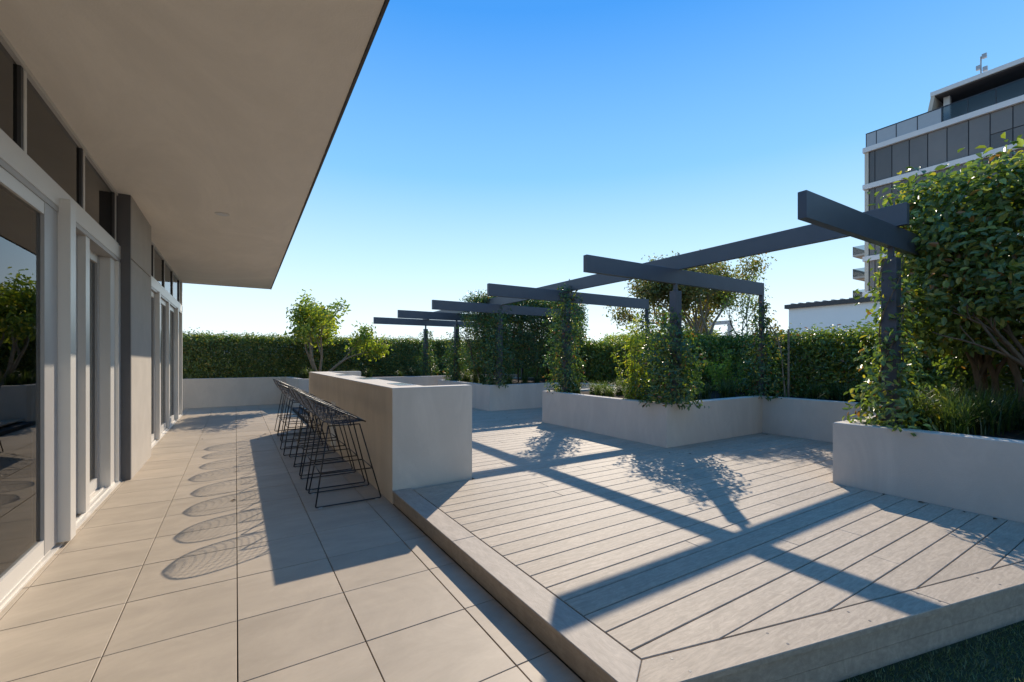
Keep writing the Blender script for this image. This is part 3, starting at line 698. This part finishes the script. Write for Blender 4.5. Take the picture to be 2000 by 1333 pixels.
# ------------------------------------------------------------------ grass tufts
def tuft_mesh(nb, h, w, pal, seed):
    r = np.random.default_rng(seed); V, F, C = [], [], []
    cp = np.array([p[0] for p in PAL[pal]]); wp = np.array([float(p[1]) for p in PAL[pal]]); wp = wp / wp.sum()
    for i in range(nb):
        a = r.uniform(0, 6.283); out = abs(r.normal(0, .55)) + .12; L = h * r.uniform(.65, 1.2); b = r.normal(0, .035, 2)
        d = np.array([math.cos(a), math.sin(a), 0]); sd = np.array([-d[1], d[0], 0]) * w * r.uniform(.7, 1.2)
        col = cp[r.choice(len(cp), p=wp)] * r.uniform(.7, 1.25); o = len(V)
        for k in range(5):
            u = k / 4; p = np.array([b[0], b[1], 0]) + d * (out * L * (.25 * u + .75 * u * u)) + np.array([0, 0, L * (u - .42 * out * u * u * u)])
            p[2] = max(p[2], .0); ww = (1 - u) ** .6
            V += [tuple(p - sd * ww), tuple(p + sd * ww)]; C += [col, col]
        F += [(o + 2 * k, o + 2 * k + 1, o + 2 * k + 3, o + 2 * k + 2) for k in range(4)]
    me = bpy.data.meshes.new('blades'); me.from_pydata(V, [], F); me.update()
    ca = me.attributes.new('leafcol', 'FLOAT_COLOR', 'POINT'); ca.data.foreach_set('color', np.concatenate([np.array(C), np.ones((len(C), 1))], 1).astype(np.float32).ravel())
    me.materials.append(BLADE); return me
T_DK = [tuft_mesh(150, .36, .0045, 'grass', s) for s in (1, 2, 3)]
T_LM = [tuft_mesh(190, .34, .005, 'lime', s) for s in (4, 5)]
def tufts(spots, meshes, label, group, z=SOILZ, sc=(.8, 1.2)):
    for k, (x, y) in enumerate(spots):
        o = link('grass_tuft', meshes[k % len(meshes)]); o.location = (x, y, z); o.rotation_euler.z = random.uniform(0, 6.28)
        s = random.uniform(*sc); o.scale = (s, s, s * random.uniform(.85, 1.1)); tag(o, label, 'grass', group)
random.seed(3)
tufts([(5.25 + .33 * (k % 5) + random.uniform(-.1, .1), 1.45 - .36 * (k // 5) + random.uniform(-.1, .1)) for k in range(20)] , T_DK, 'strappy green grass tuft at the foot of the tall near hedge', 'grass tufts under the tall hedge')
tufts([(5.12 + .28 * k, 1.18 + .1 * math.sin(k * 2)) for k in range(3)] + [(5.5, 1.62), (5.9, 1.66)], T_LM, 'bright lime grass tuft beside the vine of the near planter', 'lime tufts in the near planter')
tufts([(5.5, 4.25), (5.85, 4.2), (6.25, 4.3), (6.6, 4.2), (6.9, 4.3), (5.95, 4.6), (6.5, 4.7), (7.45, 3.3), (7.5, 2.9), (7.42, 2.5), (7.5, 2.15), (7.75, 3.1), (7.75, 2.4), (7.45, 3.95)], T_DK, 'strappy dark green grass tuft behind the inner corner of the L-shaped planter', 'grass tufts in the L-shaped planter', sc=(.7, 1.1))
tufts([(5.15 + .27 * (k % 4) + random.uniform(-.05, .05), 4.75 + .42 * (k // 4) + random.uniform(-.1, .1)) for k in range(14)], T_LM, 'sunlit lime grass tuft between the second and third pergola posts', 'lime tufts in the L-shaped planter', sc=(.7, 1.1))
tufts([(5.05, 9.05), (5.1, 9.5), (5.08, 9.9), (5.5, 8.95), (5.9, 8.9), (6.3, 8.95), (6.7, 8.9), (5.1, 10.4), (5.3, 10.7)], T_DK, 'strappy grass tuft at the foot of the hedge block', 'grass tufts by the hedge block', sc=(.8, 1.25))
tufts([(1.75, 12.95), (2.5, 12.85), (3.2, 12.8), (4.1, 12.8), (1.62, 13.35), (4.6, 12.8), (2.9, 13.1)], T_DK, 'strappy dark grass tuft in the far planter', 'grass tufts in the far planter', z=SOILF, sc=(.7, 1.1))

# ------------------------------------------------------------------ leaf litter
dl = MB().add([(-.02, 0, .002), (0, -.010, .006), (.022, 0, .003), (0, .011, .008)], [(0, 1, 2, 3)]).mesh('fallen_leaf', M['dryleaf'])
random.seed(31)
for k, (x, y, z) in enumerate([(4.55, 3.62, DZ), (4.72, 3.45, DZ), (5.3, 3.55, DZ), (4.3, 6.9, DZ), (4.5, 7.4, DZ), (5.0, 3.2, DZ), (4.74, 1.55, DZ), (4.73, 1.30, DZ), (4.72, 1.05, DZ), (4.70, .88, DZ), (.3, 8.1, 0), (.42, 8.6, 0), (-.45, 8.6, 0), (.18, 10.2, 0), (-.02, 4.75, 0), (6.9, 3.7, DZ), (6.95, 2.6, DZ)]):
    o = link('fallen_leaf', dl); o.location = (x, y, z + .0015); o.rotation_euler.z = random.uniform(0, 6.28); s = random.uniform(.8, 1.5); o.scale = (s, s, s)
    tag(o, 'small brown fallen leaf lying on the deck' if z else 'small brown fallen leaf lying on the pavers', 'leaf', 'fallen leaves on the deck' if z else 'fallen leaves on the pavers')

# ------------------------------------------------------------------ neighbours
wb = thing('neighbour_building', 'low white building with a dark metal roof edge beyond the hedge', 'building', (20, 5, -18))
bld(MB().box(20, 29, -22, 9.8, -18, 3.38), 'wall', M['white'], wb)
rf = bld(MB().box(19.88, 29.1, -22.1, 9.92, 3.381, 3.55), 'roof_edge', M['trim'], wb)
for k in range(40):
    o = MB().box(19.9, 29.0, 9.6 - k * .3, 9.68 - k * .3, 3.551, 3.59).build('roof_rib', M['alud'], rf)
fp = thing('far_rooftop', 'distant white rooftop parapet with planting and two grey frames', 'building', (26, 24, -18))
bld(MB().box(22, 34, 14.5, 24, -18, 2.35), 'wall', M['white'], fp)
for (x, y, w, z1) in ((22.4, 16.6, 1.2, 3.25), (22.4, 15.0, 1.1, 3.1)):
    m = MB(); m.box(x, x + .12, y, y + .18, 2.35, z1); m.box(x, x + .12, y - w, y - w + .18, 2.35, z1); m.box(x, x + .12, y - w, y + .18, z1, z1 + .2); bld(m, 'frame', M['alud'], fp)
P, N = hedge_points(22.3, 22.9, 15, 23.5, 2.3, 2.75, 500, 10, sig=.12)
o = link('rooftop_planting', leaves_mesh('rooftop_planting', P, N, .14, cols_for('yellow', len(P)), LEAFT), fp); o.matrix_parent_inverse = fp.matrix_basis.inverted()

tw = thing('apartment_tower', 'dark glazed apartment tower with white floor bands rising behind the tall hedge', 'tower', (50, 5, -18))
def T(m, name, material): return bld(m, name, material, tw)
def Tsub(m, name, material, par): return m.build(name, material, par)
TX, TY0, TY1 = 45.0, 16.0, -14.0
T(MB().box(TX + .6, 62, TY1, TY0 - .25, -18, 18.5), 'core', M['towerdark'])
T(MB().box(TX + .05, 60, TY1, TY0, -18, 6.0), 'podium', M['brick'])
bands = [18.55, 15.45, 12.40, 9.40, 6.45]
for zb in bands:
    T(MB().box(TX - .12, 61, TY1, TY0 + .12, zb, zb + .40), 'floor_band', M['towerwhite'])
T(MB().box(TX + .02, TX + .62, TY0 - .24, TY0 + .02, 6.86, 18.54), 'end_wall', M['towercream'])
T(MB().box(TX + .6, 60, TY0 - .24, TY0 + .0, 6.86, 18.54), 'end_wall', M['towercream'])
edges = [15.72, 15.33, 14.21, 13.12, 12.02, 10.93, 9.78, 8.70, 7.62]
while edges[-1] > TY1 + 1.2: edges.append(edges[-1] - 1.09)
random.seed(17)
for zt, zb in zip(bands[:-1], bands[1:]):
    for a, b in zip(edges[:-1], edges[1:]):
        z0, z1 = zb + .41, zt - .01
        if random.random() < .25:
            zm = z0 + .42 * (z1 - z0)
            T(MB().box(TX + .10, TX + .16, b + .03, a - .03, z0, zm - .03), 'window_panel', M['towerpanel']); z0 = zm + .03
        T(MB().box(TX + .10, TX + .16, b + .03, a - .03, z0, z1), 'window_panel', M['towerpanel'])
    m = MB()
    T(MB().box(TX + .17, TX + .58, TY1, TY0 - .26, zb + .41, zt - .01), 'mullion_frame', M['towerframe'])
# roof terrace balustrade and set back penthouse
ys = [15.9, 15.2, 13.9, 12.6, 11.2, 9.8, 8.4, 7.0, 5.6, 4.2, 2.8, 1.4, 0, -1.4, -2.8]
for a, b in zip(ys[:-1], ys[1:]):
    T(MB().box(TX + .0, TX + .04, b + .03, a - .03, 18.96, 20.05), 'balustrade_panel', GLASSB if a < 12 else M['towerbal'])
    T(MB().box(TX - .01, TX + .05, a - .028, a + .028, 18.96, 20.10), 'balustrade_post', M['towerframe'])
T(MB().box(TX - .02, TX + .06, ys[-1], 15.93, 20.06, 20.13), 'handrail', M['towerframe'])
T(MB().prism([(TX + .2, TY1), (58, TY1), (58, 11.9), (TX + .2, 11.9)], 21.3, 21.62), 'penthouse_roof', M['towerwhite'])
T(MB().prism([(TX + .3, TY1), (57.9, TY1), (57.9, 11.8), (TX + .3, 11.8)], 21.22, 21.299), 'penthouse_soffit', M['towerdark'])
T(MB().add([(TX + .25, 12.3, 18.96), (58, 12.3, 18.96), (58, 12.05, 18.96), (TX + .25, 12.05, 18.96), (TX + .25, 11.88, 21.3), (58, 11.88, 21.3), (58, 11.65, 21.3), (TX + .25, 11.65, 21.3)],
          [(0, 1, 5, 4), (2, 3, 7, 6), (3, 0, 4, 7), (1, 2, 6, 5)]), 'penthouse_wall', M['towercream'])
T(MB().box(TX + 2.6, TX + 3.0, TY1, 12.0, 18.96, 21.2), 'penthouse_glazing', M['towerpanel'])
T(MB().box(TX + 1.0, TX + 1.35, 11.0, 11.35, 18.96, 21.2), 'column', M['towerwhite'])
an = T(MB().tube([(45.8, 9.3, 21.6), (45.8, 9.3, 23.1)], .05, 6), 'antenna_mast', M['alud'])
for dz, dy in ((22.9, -.18), (21.95, -.22), (22.2, .12)):
    Tsub(MB().box(45.7, 45.9, 9.3 + dy - .12, 9.3 + dy + .12, dz, dz + .3), 'antenna_head', M['towerbal'], an)
# farther wing with balconies
T(MB().box(72, 84, 10, 25.2, -18, 17.5), 'rear_wing', M['white'])
for zb in (3.2, 6.2, 9.3, 12.2, 15.2):
    T(MB().box(71, 80, 23, 26.6, zb - .25, zb), 'balcony_slab', M['towercream'])
    T(MB().box(71.0, 71.06, 23, 26.6, zb + .001, zb + 1.1), 'balcony_glass', GLASSB)
    T(MB().box(71.0, 80, 26.54, 26.6, zb + .001, zb + 1.1), 'balcony_glass', GLASSB)
